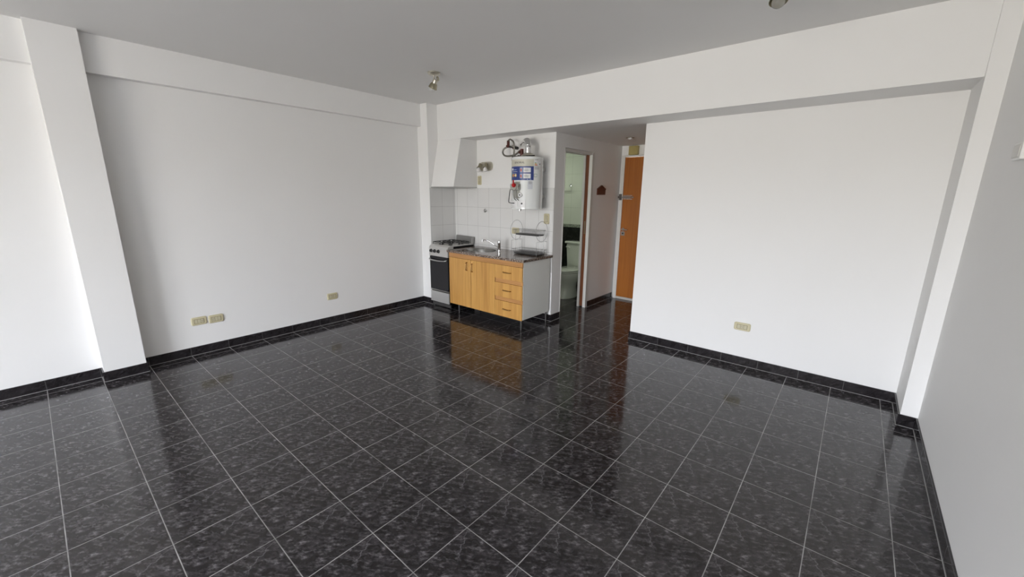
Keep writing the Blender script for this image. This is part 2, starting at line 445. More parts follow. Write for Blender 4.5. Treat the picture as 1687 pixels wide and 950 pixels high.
# strip of the lower ceiling above the kitchen wall
# tiled splashback
b = B(); box(b, CX0 + .004, HX, YK - .004, YK, 0.60, 1.578); struct('trim_6', b, 'kitchen_tile')
b = B(); box(b, CX0, CX0 + .004, CY0 + .006, YK, 0.0, 1.578); struct('trim_8', b, 'kitchen_tile_side')

# skirting
BH, BT = 0.079, 0.010
def skirt(name, runs, m):
    b = B()
    for x0, x1, y0, y1 in runs: box(b, x0, x1, y0, y1, 0, BH, 0.0015, 1)
    o = struct(name, b, m)
    b = B()
    for x0, x1, y0, y1 in runs: box(b, x0 - (.002 if x1 - x0 > .02 else .0025), x1 + .0025, y0 - .0025, y1 + (.002 if y1 - y0 > .02 else .0025), 0, .0022)
    struct('grout_line', b, 'grout', o)
    return o
skirt('baseboard_left', [(XL, XL + BT, YF, PY0), (PX, PX + BT, PY0 - BT, PY1 + BT), (XL, XL + BT, PY1, CY0)], 'skirting_y')
skirt('baseboard_left_pillar', [(XL + BT, PX, PY0 - BT, PY0), (XL + BT, PX, PY1, PY1 + BT)], 'skirting_x')
skirt('baseboard_column', [(XL + BT, CX0 + .004, CY0 - BT, CY0)], 'skirting_x')
skirt('baseboard_kitchen', [(CX0 + .004, HX + BT, YK - BT, YK)], 'skirting_x')
skirt('baseboard_hall', [(HX, HX + BT, YK, DY0 - .002), (HX, HX + BT, DY1 + .012, YE - .052)], 'skirting_y')
skirt('baseboard_back', [(HR - BT, RPX, YB - BT, YB)], 'skirting_x2')
skirt('baseboard_hall_right', [(HR - BT, HR, YB, YE)], 'skirting_y')
skirt('baseboard_right_pillar', [(RPX - BT, RPX, RPY - BT, YB - BT)], 'skirting_y')
skirt('baseboard_right_pillar_front', [(RPX, XR - BT, RPY - BT, RPY)], 'skirting_x')
skirt('baseboard_right', [(XR - BT, XR, YF, RPY)], 'skirting_y')

# ------------------------------------------------------------------ doors
d1 = B(); box(d1, -1.911, -1.859, DY1 - .035, DY1 + .63, 0.012, DZ + .01, .002, 1)
door1 = struct('door_1', d1, 'pocket_wood')
b = B()
box(b, -1.858, HX + .006, DY1 - .045, DY1 + .008, 0, DZ + .03); box(b, -1.945, -1.912, DY1 - .045, DY1, 0, DZ + .03)
box(b, -1.945, HX + .004, DY0 - .001, DY0 + .012, 0, DZ + .03)
box(b, -1.866, HX + .004, DY0, DY1 - .045, DZ, DZ + .03); box(b, -1.945, -1.906, DY0, DY1 - .045, DZ, DZ + .03)
struct('door_frame', b, 'frame_paint', door1)
b = B(); box(b, -1.894, -1.878, DY1 - .0375, DY1 - .034, 1.00, 1.17, .001, 1)
struct('lock_plate', b, 'aged_nickel', door1)
b = B(); box(b, -1.905, -1.867, DY0 + .013, DY1 - .046, DZ + .015, DZ + .03); struct('door_track', b, 'black_plastic', door1)

d2 = B(); box(d2, EX0, EX1, 3.842, 3.880, 0.036, EZ - .003, .002, 1)
door2 = struct('door_2', d2, 'door_wood')
b = B(); box(b, -1.792, EX0, 3.834, YE, 0, EZ + .022, .002, 1); box(b, EX1, EX1 + .05, 3.834, YE, 0, EZ + .022, .002, 1); box(b, EX0, EX1, 3.834, YE, EZ, EZ + .022, .002, 1)
struct('door_frame', b, 'frame_paint', door2)
b = B(); box(b, EX0, EX1, 3.836, YE + .1, 0, .034, .003, 1); struct('door_sill', b, 'threshold', door2)
b = B(); box(b, -1.735, -1.60, 3.838, 3.842, 1.452, 1.462); box(b, -1.735, -1.60, 3.838, 3.842, 1.500, 1.508)
box(b, -1.735, -1.625, 3.828, 3.842, 1.466, 1.496, .003, 1); cyl(b, (-1.80, 3.826, 1.481), (-1.585, 3.826, 1.481), .008)
for x in (-1.715, -1.665, -1.615): cyl(b, (x, 3.836, 1.457), (x, 3.826, 1.457), .006, n=10); cyl(b, (x, 3.836, 1.505), (x, 3.826, 1.505), .006, n=10)
sphere(b, (-1.583, 3.822, 1.481), .011, 12)
struct('slide_bolt', b, 'steel', door2, smooth=True)
b = B(); box(b, -1.790, -1.752, 3.815, 3.834, 1.440, 1.525, .004, 1); box(b, -1.802, -1.760, 3.808, 3.822, 1.466, 1.496, .003, 1)
struct('bolt_keeper', b, 'dark_steel', door2)
b = B(); lathe(b, [(.021, 0), (.021, .006), (.010, .008), (.010, .045)], (-1.700, 3.842, 1.03), (0, -1, 0), 20)
tube(b, smooth_path([(-1.700, 3.797, 1.03), (-1.685, 3.793, 1.030), (-1.62, 3.795, 1.028)]), .0085)
struct('door_handle', b, 'chrome', door2, smooth=True)
b = B(); box(b, -1.729, -1.673, 3.836, 3.842, .940, 1.000, .003, 1); struct('lock_plate', b, 'steel', door2)
b = B(); cyl(b, (-1.700, 3.836, .972), (-1.700, 3.828, .972), .012, n=16); struct('lock_cylinder', b, 'black_plastic', door2)

# ------------------------------------------------------------------ kitchen hood
hood = thing('kitchen_hood', 'white painted tapering extractor hood hanging under the beam above the stove', 'range hood', (-3.28, 2.0, 1.59))
def rel(o): return Matrix.Translation(-Vector(o.location))
def part(name, b, m, root, smooth=False, **tags):
    bmesh.ops.transform(b, matrix=rel(root), verts=b.verts[:])
    return obj(name, b, m, root, smooth=smooth, **tags)
hx0, hx1, hyf, hyt, hz = CX0 + .001, -3.060, 1.826, BY + .002, 1.592
b = B()
prism(b, [(hx0, hyt, ZS - .001), (hx0, YK - .001, ZS - .001), (hx0, YK - .001, hz), (hx0, YK - .06, hz), (hx0, hyf + .02, hz), (hx0, hyf, hz)], (hx1 - hx0, 0, 0))
part('hood_body', b, 'hood_paint', hood)
b = B()
z0, z1 = 1.579, 1.592
box(b, hx0, hx1 + .002, hyf - .003, hyf + .012, z0, z1); box(b, hx1 - .012, hx1 + .002, hyf + .012, YK - .006, z0, z1)
box(b, hx0, hx0 + .012, hyf + .012, YK - .006, z0, z1); box(b, hx0 + .012, hx1 - .012, YK - .018, YK - .006, z0, z1)
part('metal_rim', b, 'steel', hood, label='thin grey metal rim')

# ------------------------------------------------------------------ stove
sx0, sx1, sy0, sy1, sz = -3.484, -3.108, 1.742, 2.215, 0.835
stove = thing('gas_stove', 'narrow stainless gas stove with black oven door between the column and the wooden cabinet', 'stove', ((sx0 + sx1) / 2, (sy0 + sy1) / 2, 0))
b = B(); box(b, sx0 + .006, sx1 - .004, sy0 + .022, sy1, 0.055, sz - .012)
part('body', b, 'black_enamel', stove)
b = B()
prism(b, [(sx0, sy0, .695), (sx0, sy0, .800), (sx0, sy0 + .010, .822), (sx0, sy0 + .030, sz), (sx0, sy0 + .10, sz), (sx0, sy0 + .10, .79), (sx0, sy0 + .02, .78), (sx0, sy0 + .02, .695)], (sx1 - sx0, 0, 0))
part('control_panel', b, 'brushed_steel', stove)
for x in (-3.437, -3.365, -3.288):
    b = B(); lathe(b, [(.024, 0), (.024, .006), (.019, .010), (.018, .022), (.014, .025)], (x, sy0, .762), (0, -1, 0), 24)
    box(b, x - .003, x + .003, sy0 - .031, sy0 - .022, .748, .778)
    part('knob', b, 'black_plastic', stove, smooth=True)
b = B()
box(b, sx0 + .002, sx1 - .002, sy0 + .05, sy1 - .03, sz - .006, sz + .002, .002, 1)
box(b, sx0 + .002, sx0 + .018, sy0 + .05, sy1 - .03, sz, sz + .011, .004, 2); box(b, sx1 - .018, sx1 - .002, sy0 + .05, sy1 - .03, sz, sz + .011, .004, 2)
box(b, sx0 + .002, sx1 - .002, sy0 + .05, sy0 + .064, sz, sz + .009, .004, 2)
part('cooktop', b, 'brushed_steel', stove)
for i, (x, y, r) in enumerate(((-3.385, 1.875, .034), (-3.205, 1.875, .028), (-3.385, 2.06, .028), (-3.205, 2.06, .034))):
    b = B(); lathe(b, [(r * 1.1, 0), (r * 1.1, .006), (r * .8, .008), (r * .8, .014), (r, .015), (r, .021), (r * .8, .024)], (x, y, sz + .002), (0, 0, 1), 24)
    part('burner', b, 'dark_steel', stove, smooth=True)
for i, (ya, yb) in enumerate(((1.80, 1.965), (1.975, 2.14))):
    b = B(); zt = sz + .040; xa, xb = sx0 + .022, sx1 - .022; r = .0038
    pts = [(xa, ya, zt), (xb, ya, zt), (xb, yb, zt), (xa, yb, zt)]
    for k in range(4): tube(b, [pts[k], pts[(k + 1) % 4]], r, 8)
    for x in (xa, xb, (xa + xb) / 2 - .02, (xa + xb) / 2 + .02):
        for y in (ya, yb): tube(b, [(x, y, zt), (x, y, sz + .002)], r, 8)
    for cx in (-3.385, -3.205):
        cy = (ya + yb) / 2
        tube(b, [(cx, ya, zt), (cx, cy - .022, zt)], r, 8); tube(b, [(cx, yb, zt), (cx, cy + .022, zt)], r, 8)
        tube(b, [(cx - .075, cy, zt), (cx - .022, cy, zt)], r, 8); tube(b, [(cx + .075, cy, zt), (cx + .022, cy, zt)], r, 8)
    for x in ((xa + xb) / 2 - .02, (xa + xb) / 2 + .02): tube(b, [(x, ya, zt), (x, yb, zt)], r, 8)
    part('pan_support', b, 'black_enamel', stove, smooth=True)
b = B(); prism(b, [(sx0 + .03, sy1 - .008, sz + .002), (sx1 - .0, sy1 - .008, sz + .002), (sx1 + .006, sy1 - .008, .934), (sx0 + .04, sy1 - .008, .940), (sx0 + .03, sy1 - .008, .925)], (0, .012, 0))
box(b, sx1 - .006, sx1 + .008, sy1 - .055, sy1 - .008, sz, .932, .002, 1)
part('backsplash', b, 'worn_steel', stove)
b = B(); box(b, sx0 + .006, sx1 - .002, sy0 + .002, sy0 + .022, .243, .690, .003, 2)
od = part('oven_door', b, 'oven_glass', stove)
b = B(); tube(b, smooth_path([(sx0 + .018, sy0 + .004, .655), (sx0 + .022, sy0 - .018, .652), (sx0 + .06, sy0 - .028, .646), ((sx0 + sx1) / 2, sy0 - .031, .641), (sx1 - .06, sy0 - .028, .646), (sx1 - .022, sy0 - .018, .652), (sx1 - .018, sy0 + .004, .655)]), .009, 12)
bmesh.ops.transform(b, matrix=rel(stove), verts=b.verts[:])
obj('handle', b, 'steel', od, smooth=True)
b = B(); box(b, sx0 + .006, sx1 - .002, sy0 - .002, sy0 + .02, .228, .241, .002, 1); part('trim_strip', b, 'steel', stove)
b = B(); box(b, sx0 + .004, sx1 - .002, sy0 + .002, sy0 + .022, .068, .214, .003, 2); part('drawer', b, 'brushed_steel', stove)
b = B(); box(b, sx0 + .02, sx1 - .004, sy0 + .03, sy0 + .04, .012, .055); part('kickplate', b, 'dark_steel', stove)
for x in (sx0 + .03, sx1 - .03):
    for y in (sy0 + .06, sy1 - .05):
        b = B(); cyl(b, (x, y, 0), (x, y, .056), .012, n=14); part('leg', b, 'black_plastic', stove, smooth=True)

# ------------------------------------------------------------------ sink cabinet
kx0, kx1, ky0, ky1, kz0, kz1 = -3.030, -1.832, 1.695, 2.215, 0.128, 0.785
cab = thing('kitchen_cabinet', 'low oak kitchen cabinet with two doors and three drawers under the granite worktop', 'cabinet', ((kx0 + kx1) / 2, (ky0 + ky1) / 2, 0))
b = B()
fy = ky0 + .018
box(b, kx0, kx0 + .018, fy, ky1, kz0, kz1); box(b, kx1 - .018, kx1, fy, ky1, kz0, kz1)
box(b, kx0 + .018, kx1 - .018, fy + .004, ky1, kz0, kz0 + .018); box(b, kx0 + .018, kx1 - .018, ky1 - .008, ky1, kz0 + .018, kz1)
box(b, -2.242, -2.226, fy, ky1 - .01, kz0 + .018, kz1 - .06)
part('body', b, 'melamine', cab)
b = B(); box(b, kx0, kx1 - .001, ky0 + .003, fy, .727, kz1)
box(b, -2.238, kx1 - .001, ky0 + .012, fy, .520, .568); box(b, -2.238, kx1 - .001, ky0 + .012, fy, .310, .354)
part('front_rail', b, 'oak_rail', cab)
def pull(p, vertical, L=.100):
    b = B(); x, z = p; y = ky0; h = L / 2
    if vertical: pts = [(x, y + .002, z - h), (x, y - .020, z - h + .006), (x, y - .027, z - h + .022), (x, y - .027, z + h - .022), (x, y - .020, z + h - .006), (x, y + .002, z + h)]
    else: pts = [(x - h, y + .002, z), (x - h + .006, y - .016, z), (x - h + .022, y - .022, z), (x + h - .022, y - .022, z), (x + h - .006, y - .016, z), (x + h, y + .002, z)]
    tube(b, smooth_path(pts, 4), .0058, 10)
    bmesh.ops.transform(b, matrix=rel(cab), verts=b.verts[:])
    return b
for x0, x1, hxp in ((kx0, -2.638, -2.700), (-2.634, -2.243, -2.606)):
    b = B(); box(b, x0 + .001, x1, ky0, ky0 + .017, kz0 - .006, .724, .0015, 1)
    d = part('door', b, 'oak', cab)
    obj('handle', pull((hxp, .640 if hxp < -2.65 else .634), True), 'brass', d, smooth=True)
for z0, z1 in ((.566, .724), (.354, .518), (kz0 - .006, .308)):
    b = B(); box(b, -2.239, kx1 - .003, ky0, ky0 + .017, z0, z1, .0015, 1)
    d = part('drawer', b, 'oak', cab)
    obj('handle', pull((-2.052, (z0 + z1) / 2 + .002), False, .115), 'brass', d, smooth=True)
for x, y in ((-2.895, 1.73), (-1.872, 1.735), (-2.95, 2.18), (-1.855, 2.19)):
    b = B(); lathe(b, [(.0060, 0), (.0115, .121)], (x, y, 0), (0, 0, 1), 14)
    part('leg', b, 'dark_steel', cab, smooth=True)

# countertop with an oval cut-out
tx0, tx1, ty0, ty1, tz0, tz1 = -3.052, -1.810, 1.676, 2.235, 0.7855, 0.813
SCX, SCY, SRX, SRY = -2.715, 1.970, 0.205, 0.150
b = B(); nseg = 48
def outline(k):
    a = 2 * PI * k / nseg; return Vector((SCX + SRX * math.cos(a), SCY + SRY * math.sin(a), 0))
def onrect(k):
    a = 2 * PI * k / nseg; c, s = math.cos(a), math.sin(a); ts = []
    if c > 1e-9: ts.append((tx1 - SCX) / c)
    if c < -1e-9: ts.append((tx0 - SCX) / c)
    if s > 1e-9: ts.append((ty1 - SCY) / s)
    if s < -1e-9: ts.append((ty0 - SCY) / s)
    t = min(ts); return Vector((SCX + c * t, SCY + s * t, 0))
inner = [outline(k) for k in range(nseg)]; outer = [onrect(k) for k in range(nseg)]
for cxy in ((tx0, ty0), (tx1, ty0), (tx1, ty1), (tx0, ty1)):   # snap nearest outer point to the true corner
    j = min(range(nseg), key=lambda q: (outer[q] - Vector((*cxy, 0))).length); outer[j] = Vector((*cxy, 0))
rg = {}
for nm, ring, z in (('it', inner, tz1), ('ot', outer, tz1), ('ib', inner, tz0), ('ob', outer, tz0)):
    rg[nm] = [b.verts.new((p.x, p.y, z)) for p in ring]
for k in range(nseg):
    j = (k + 1) % nseg
    b.faces.new((rg['it'][k], rg['it'][j], rg['ot'][j], rg['ot'][k])); b.faces.new((rg['ib'][k], rg['ib'][j], rg['ob'][j], rg['ob'][k]))
    b.faces.new((rg['it'][k], rg['it'][j], rg['ib'][j], rg['ib'][k])); b.faces.new((rg['ot'][k], rg['ot'][j], rg['ob'][j], rg['ob'][k]))
obj('countertop', b, 'granite', label='speckled brown granite worktop lying on the oak kitchen cabinet', category='worktop')

sink = thing('kitchen_sink', 'round stainless steel sink bowl set into the granite worktop', 'sink', (SCX, SCY, tz1))
b = B()
prof = [(1.0, .0), (.985, -.004), (.95, -.05), (.86, -.118), (.70, -.135), (.25, -.140), (.18, -.142)]
rings = []
for s, z in [(1.05, .003), (1.0, .0035)] + prof:
    rings.append([b.verts.new((SRX * s * math.cos(2 * PI * k / 48), SRY * s * math.sin(2 * PI * k / 48), z)) for k in range(48)])
rings = [[b.verts.new((SRX * 1.05 * math.cos(2 * PI * k / 48), SRY * 1.05 * math.sin(2 * PI * k / 48), .0)) for k in range(48)]] + rings
for a, c in zip(rings, rings[1:]):
    for k in range(48): b.faces.new((a[k], a[(k + 1) % 48], c[(k + 1) % 48], c[k]))
b.faces.new(rings[-1])
obj('bowl', b, 'sink_steel', sink, smooth='all')
b = B(); lathe(b, [(.04, -.1415), (.04, -.136), (.034, -.135), (.03, -.139)], (0, 0, 0), (0, 0, 1), 24)
obj('drain', b, 'chrome', sink, smooth=True)

# faucet
FX, FY = -2.478, 2.035
fa = thing('kitchen_faucet', 'chrome single lever faucet with long raised spout behind the sink', 'faucet', (FX, FY, tz1))
b = B(); lathe(b, [(.026, 0), (.026, .005), (.019, .010), (.018, .085), (.020, .088), (.020, .122), (.017, .134), (.010, .137)], (0, 0, 0), (0, 0, 1), 28)
obj('column', b, 'chrome', fa, smooth=True)
b = B(); tube(b, smooth_path([(-.012, -.005, .050), (-.06, -.02, .078), (-.13, -.048, .117), (-.17, -.064, .133), (-.195, -.074, .134), (-.205, -.078, .128)]), .0075, 12)
lathe(b, [(.011, 0), (.011, .022)], (-.207, -.079, .135), (-.25, -.1, -1), 16)
obj('spout', b, 'chrome', fa, smooth=True)
b = B(); tube(b, [(.0, .0, .136), (.014, .0, .137), (.028, .0, .134)], .0055, 10); obj('lever', b, 'chrome', fa, smooth=True)

# ------------------------------------------------------------------ dish rack
RX0, RX1, RYC, RZ = -2.245, -1.872, 2.088, tz1
rack = thing('dish_rack', 'two tier chrome wire dish rack with round end hoops standing on the worktop', 'dish rack', ((RX0 + RX1) / 2, RYC, RZ))
w2 = .0018
for x in (RX0, RX1):
    b = B(); tube(b, [(x, RYC + .112 * math.cos(2 * PI * k / 40), 1.092 + .114 * math.sin(2 * PI * k / 40)) for k in range(40)], w2, 8, True)
    part('hoop', b, 'wire_chrome', rack, smooth=True)
    b = B(); ya, yb = RYC - .095, RYC + .105
    tube(b, [(x, ya, RZ + .003), (x, ya, .974), (x, yb, .974), (x, yb, RZ + .003)], w2, 8)
    part('end_frame', b, 'wire_chrome', rack, smooth=True)
for x in (RX0 + .02, RX1 - .0):
    for y in (RYC - .04, RYC + .04):
        b = B(); tube(b, [(x, y, RZ + .02), (x, y, 1.10)], w2 * .9, 8)
        part('upright', b, 'wire_chrome', rack, smooth=True)
b = B(); ya, yb = RYC - .075, RYC + .075; xa, xb = RX0, RX1
for z, o_ in ((1.100, 0), (1.052, .012)):
    tube(b, [(xa + o_, ya + o_, z), (xb - o_, ya + o_, z), (xb - o_, yb - o_, z), (xa + o_, yb - o_, z)], w2, 8, False); tube(b, [(xa + o_, yb - o_, z), (xa + o_, ya + o_, z)], w2, 8)
nw = 18
for k in range(nw):
    x = xa + .02 + (xb - xa - .04) * k / (nw - 1)
    tube(b, [(x, ya, 1.100), (x, ya + .012, 1.052), (x, yb - .012, 1.052), (x, yb, 1.100)], .0014, 6)
part('upper_shelf', b, 'wire_chrome', rack, smooth=True)
b = B(); box(b, xa + .035, xb - .012, ya + .015, yb - .015, 1.040, 1.049, .003, 1); part('upper_tray', b, 'drip_tray', rack, label='black plastic tray')
b = B(); ya, yb = RYC - .088, RYC + .100
tube(b, [(xa, ya, .872), (xb, ya, .872), (xb, yb, .872), (xa, yb, .872), (xa, ya, .872)], w2, 8)
tube(b, [(xa + .01, ya + .01, .842), (xb - .01, ya + .01, .842), (xb - .01, yb - .01, .842), (xa + .01, yb - .01, .842), (xa + .01, ya + .01, .842)], w2, 8)
for k in range(nw):
    x = xa + .02 + (xb - xa - .04) * k / (nw - 1)
    tube(b, [(x, ya, .872), (x, ya + .012, .842), (x, yb - .012, .842), (x, yb, .872)], .0014, 6)
part('lower_shelf', b, 'wire_chrome', rack, smooth=True)
b = B(); box(b, xa + .02, xb - .015, ya + .015, yb - .015, .818, .832, .004, 2); part('drip_tray', b, 'drip_tray', rack, label='black plastic drip tray')

# ------------------------------------------------------------------ water heater
HCX, HCY, HR_, HZ0, HZ1 = -2.052, 2.030, 0.177, 1.342, 1.902
wh = thing('water_heater', 'white cylindrical water heater with blue label and chrome flue on the kitchen wall', 'water heater', (HCX, HCY, HZ0))
H0 = HZ0
def cp(ang, z, r=HR_): return Vector((r * math.cos(R(ang)), r * math.sin(R(ang)), z - H0))
b = B(); lathe(b, [(.165, 0), (.177, .004), (.177, .030), (.1765, .032), (.1765, .530), (.181, .532), (.181, .552), (.176, .560), (.0, .562)], (0, 0, 0), (0, 0, 1), 72)
body = obj('tank', b, 'heater_white', wh, smooth=True)
b = B(); box(b, -.10, .10, .15, YK - .006 - HCY, .12, .16)
obj('wall_bracket', b, 'steel', wh)
b = B(); box(b, -.10, .10, .15, YK - .002 - HCY, .42, .46); obj('wall_bracket', b, 'steel', wh)
def patch(name, a0, a1, z0, z1, m, parent, off=.0008, seg=None, label=None, thick=None):
    b = B(); seg = seg or max(2, int(abs(a1 - a0) / 4)); t = thick or .0006
    rows = []
    for rr in (HR_ + off - t, HR_ + off):
        rows.append([[b.verts.new(cp(a0 + (a1 - a0) * k / seg, z, rr)) for k in range(seg + 1)] for z in (z0, z1)])
    (i0, i1), (o0, o1) = rows
    for k in range(seg):
        b.faces.new((o0[k], o0[k + 1], o1[k + 1], o1[k])); b.faces.new((i0[k], i1[k], i1[k + 1], i0[k + 1]))
        b.faces.new((i0[k], i0[k + 1], o0[k + 1], o0[k])); b.faces.new((i1[k], o1[k], o1[k + 1], i1[k + 1]))
    b.faces.new((i0[0], o0[0], o1[0], i1[0])); b.faces.new((i0[-1], i1[-1], o1[-1], o0[-1]))
    o = obj(name, b, m, parent)
    if label: o['label'] = label
    return o
def wrap_text(s, size, ang, z, m, parent, off=.0016, name='lettering'):
    me = text_mesh(s, size); 
    for v in me.vertices:
        a = ang + math.degrees(v.co.x / HR_); p = cp(a, z + v.co.y, HR_ + off); v.co = p
    me.materials.clear(); me.materials.append(MATS[m])
    o = bpy.data.objects.new(name, me); C.objects.link(o); o.parent = parent
    return o
lab = patch('upper_label', -148, -29, 1.800, 1.882, 'label_cream', wh, label='cream label band with dark lettering')
wrap_text('SEÑORIAL', .028, -83, 1.830, 'ink', lab)
lb = patch('blue_label', -148, -29, 1.655, 1.800, 'label_blue', wh, label='blue printed label')
for z in (1.736, 1.674):
    patch('white_panel', -66, -40, z, z + .050, 'label_white', lb, .0014)
    patch('icon', -79, -69, z, z + .050, 'label_sky', lb, .0014); patch('icon', -77, -72, z + .008, z + .040, 'label_red', lb, .0018)
for z, l in ((1.768, -50), (1.757, -47), (1.748, -51), (1.707, -52), (1.698, -46), (1.689, -49)): patch('text_line', -63, l, z, z + .0035, 'ink_grey', lb, .0020)
patch('text_line', -124, -112, 1.760, 1.782, 'label_white', lb, .0014); patch('text_line', -110, -94, 1.762, 1.768, 'label_sky', lb, .0014)
patch('text_line', -124, -94, 1.727, 1.730, 'label_sky', lb, .0014)
patch('rule', -124, -90, 1.744, 1.747, 'label_white', lb, .0014)
def disc(ang, z, r, m, parent, off=.0018):
    b = B(); c = cp(ang, z, HR_ + off - .001); d = Vector((math.cos(R(ang)), math.sin(R(ang)), 0)); cyl(b, c, c + d * .0012, r, n=20); return obj('round_icon', b, m, parent)
disc(-112, 1.706, .017, 'label_orange', lb); disc(-98, 1.706, .017, 'label_yellow', lb); disc(-98, 1.706, .008, 'label_white', lb, .0026)
patch('icon', -130, -122, 1.690, 1.735, 'label_green', lb, .0014)
patch('text_line', -54, -48, 1.661, 1.667, 'label_sky', lb, .0014); patch('text_line', -44, -38, 1.660, 1.668, 'label_sky', lb, .0014)
en = patch('energy_label', -27, 6, 1.762, 1.880, 'label_white', wh, label='small white energy rating sticker')
wrap_text('Energía', .014, -19, 1.866, 'ink', en)
for k, (c, l) in enumerate((('label_green', 6), ('label_yellow', 8), ('label_orange', 10), ('label_red', 12))):
    patch('rating_bar', -26, -26 + l, 1.834 - k * .0085, 1.840 - k * .0085, c, en, .0014)
patch('rating_mark', -5, -1, 1.820, 1.832, 'ink', en, .0014)
for k in range(4): patch('text_line', -26, -8 + 3 * (k % 2), 1.795 - k * .008, 1.798 - k * .008, 'ink_grey', en, .0014)
st = patch('square_sticker', -28, -16, 1.690, 1.722, 'label_green', wh, label='small outlined square sticker'); patch('sticker_face', -27, -17, 1.693, 1.719, 'label_white', st, .0014)
w_ = patch('pale_sticker', -50, -32, 1.560, 1.648, 'label_pale', wh, label='pale printed sticker under the blue label')
for k in range(3): patch('text_line', -47, -36 + 2 * (k % 2), 1.636 - k * .010, 1.640 - k * .010, 'ink_grey', w_, .0014)
patch('access_cover', -128, -86.5, 1.362, 1.432, 'label_white', wh, .004, thick=.0035); patch('access_cover', -84, -57, 1.362, 1.440, 'label_white', wh, .004, thick=.0035)
b = B(); cyl(b, cp(-70, 1.405, HR_ + .003), cp(-70, 1.405, HR_ + .006), .010, n=20); obj('sight_hole', b, 'ink', wh)
b = B(); dd = Vector((math.cos(R(-76)), math.sin(R(-76)), 0)); lathe(b, [(.025, 0), (.025, .010), (.020, .018), (.012, .019), (.0, .019)], cp(-76, 1.497, HR_ - .002), dd, 24)
kn = obj('thermometer', b, 'label_white', wh, smooth=True)
b = B(); cyl(b, cp(-76, 1.497, HR_ + .016), cp(-76, 1.497, HR_ + .020), .008, n=16); obj('thermometer_dial', b, 'ink', kn)
patch('valve_plate', -112, -78, 1.462, 1.640, 'grey_plastic', wh, .0012)
# gas control with red knob
b = B(); box(b, -.066, .046, -.226, -.168, 1.548 - H0, 1.618 - H0, .010, 3); cyl(b, (.004, -.17, 1.583 - H0), (.004, -.24, 1.583 - H0), .034, n=28)
gc = obj('gas_control', b, 'grey_plastic', wh, smooth=True)
b = B(); lathe(b, [(.023, 0), (.023, .018), (.016, .026), (0, .027)], (.010, -.238, 1.600 - H0), (0, -1, 0), 24); box(b, -.002, .010, -.256, -.240, 1.606 - H0, 1.655 - H0, .003, 1)
obj('red_knob', b, 'red_plastic', gc, smooth=True)
b = B(); tube(b, smooth_path([(-.068, -.20, .245), (-.074, -.21, .205), (-.082, -.215, .13), (-.092, -.21, .082), (-.08, -.205, .070), (-.05, -.19, .066), (-.035, -.17, .066)]), .0045, 8)
obj('sensor_cable', b, 'black_plastic', gc, smooth=True)
for dx in (-.035, .0):
    b = B(); tube(b, smooth_path([(dx, -.205, .212), (dx + .004, -.206, .16), (dx + .016, -.200, .115), (dx + .028, -.172, .094)]), .0042, 8); obj('gas_tube', b, 'dark_steel', gc, smooth=True)
b = B(); tube(b, smooth_path([(-.064, -.20, .245), (-.05, -.215, .222), (-.01, -.225, .210), (.035, -.215, .222), (.046, -.20, .26)]), .0045, 8); obj('gas_union', b, 'red_fitting', gc, smooth=True)
b = B(); cyl(b, (-.02, -.10, -.012), (-.02, -.10, .004), .02, n=16); cyl(b, (-.02, -.10, -.022), (-.02, -.10, -.010), .012, n=16); obj('drain_valve', b, 'steel', wh, smooth=True)
# flue
fx, fyy = .004, .002
b = B(); lathe(b, [(.085, 0), (.085, .004), (.045, .034), (.040, .036)], (fx, fyy, 1.915 - H0), (0, 0, 1), 32)
for a in (20, 140, 260): box(b, fx + .08 * math.cos(R(a)) - .008, fx + .08 * math.cos(R(a)) + .008, fyy + .08 * math.sin(R(a)) - .008, fyy + .08 * math.sin(R(a)) + .008, .5605, .578)
obj('draught_cowl', b, 'nickel_light', wh, smooth=True)
b = B(); tube(b, smooth_path([(fx, fyy, .600), (fx, fyy, .650), (fx - .001, fyy + .001, .680), (fx - .012, fyy + .010, .715), (fx - .045, fyy + .035, .742), (fx - .095, fyy + .075, .745), (fx - .150, fyy + .118, .738), (fx - .195, fyy + .155, .733), (fx - .208, fyy + .182, .731), (fx - .209, .205, .731)], 5), .036, 24)

for p, d in (((fx, fyy, .690), (0, 0, 1)), ((fx, fyy, .655), (0, 0, 1))): lathe(b, [(.0375, 0), (.0385, .003), (.0375, .006)], p, d, 24)
obj('flue_pipe', b, 'chrome', wh, smooth=True)
# hoses and fittings
def lp(x, y, z): return (x - HCX, y - HCY, z - H0)
b = B(); cyl(b, lp(-2.43, 2.236, 2.055), lp(-2.43, 2.11, 2.055), .014, n=16); cyl(b, lp(-2.425, 2.13, 2.040), lp(-2.425, 2.13, 2.118), .017, n=16); lathe(b, [(.024, 0), (.024, .004)], lp(-2.43, 2.236, 2.055), (0, -1, 0), 20)
obj('inlet_elbow', b, 'red_fitting', wh, smooth=True)
b = B(); cyl(b, lp(-2.37, 2.236, 2.040), lp(-2.37, 2.20, 2.040), .018, n=20); cyl(b, lp(-2.41, 2.12, 2.050), lp(-2.34, 2.20, 2.040), .007, n=12); obj('wall_union', b, 'black_plastic', wh, smooth=True)
b = B(); tube(b, smooth_path([lp(-2.415, 2.12, 2.118), lp(-2.37, 2.10, 2.125), lp(-2.315, 2.09, 2.095), lp(-2.300, 2.09, 2.04), lp(-2.300, 2.09, 1.99), lp(-2.292, 2.08, 1.945), lp(-2.24, 2.06, 1.925), lp(-2.18, 2.03, 1.930)]), .0095, 10)
obj('braided_hose', b, 'braided_hose', wh, smooth=True)
b = B(); tube(b, smooth_path([lp(-2.36, 2.17, 2.05), lp(-2.42, 2.13, 2.050), lp(-2.465, 2.10, 2.025), lp(-2.475, 2.09, 1.985), lp(-2.440, 2.08, 1.950), lp(-2.38, 2.08, 1.938), lp(-2.30, 2.07, 1.942), lp(-2.235, 2.055, 1.955), lp(-2.165, 2.03, 1.982)]), .0105, 10)
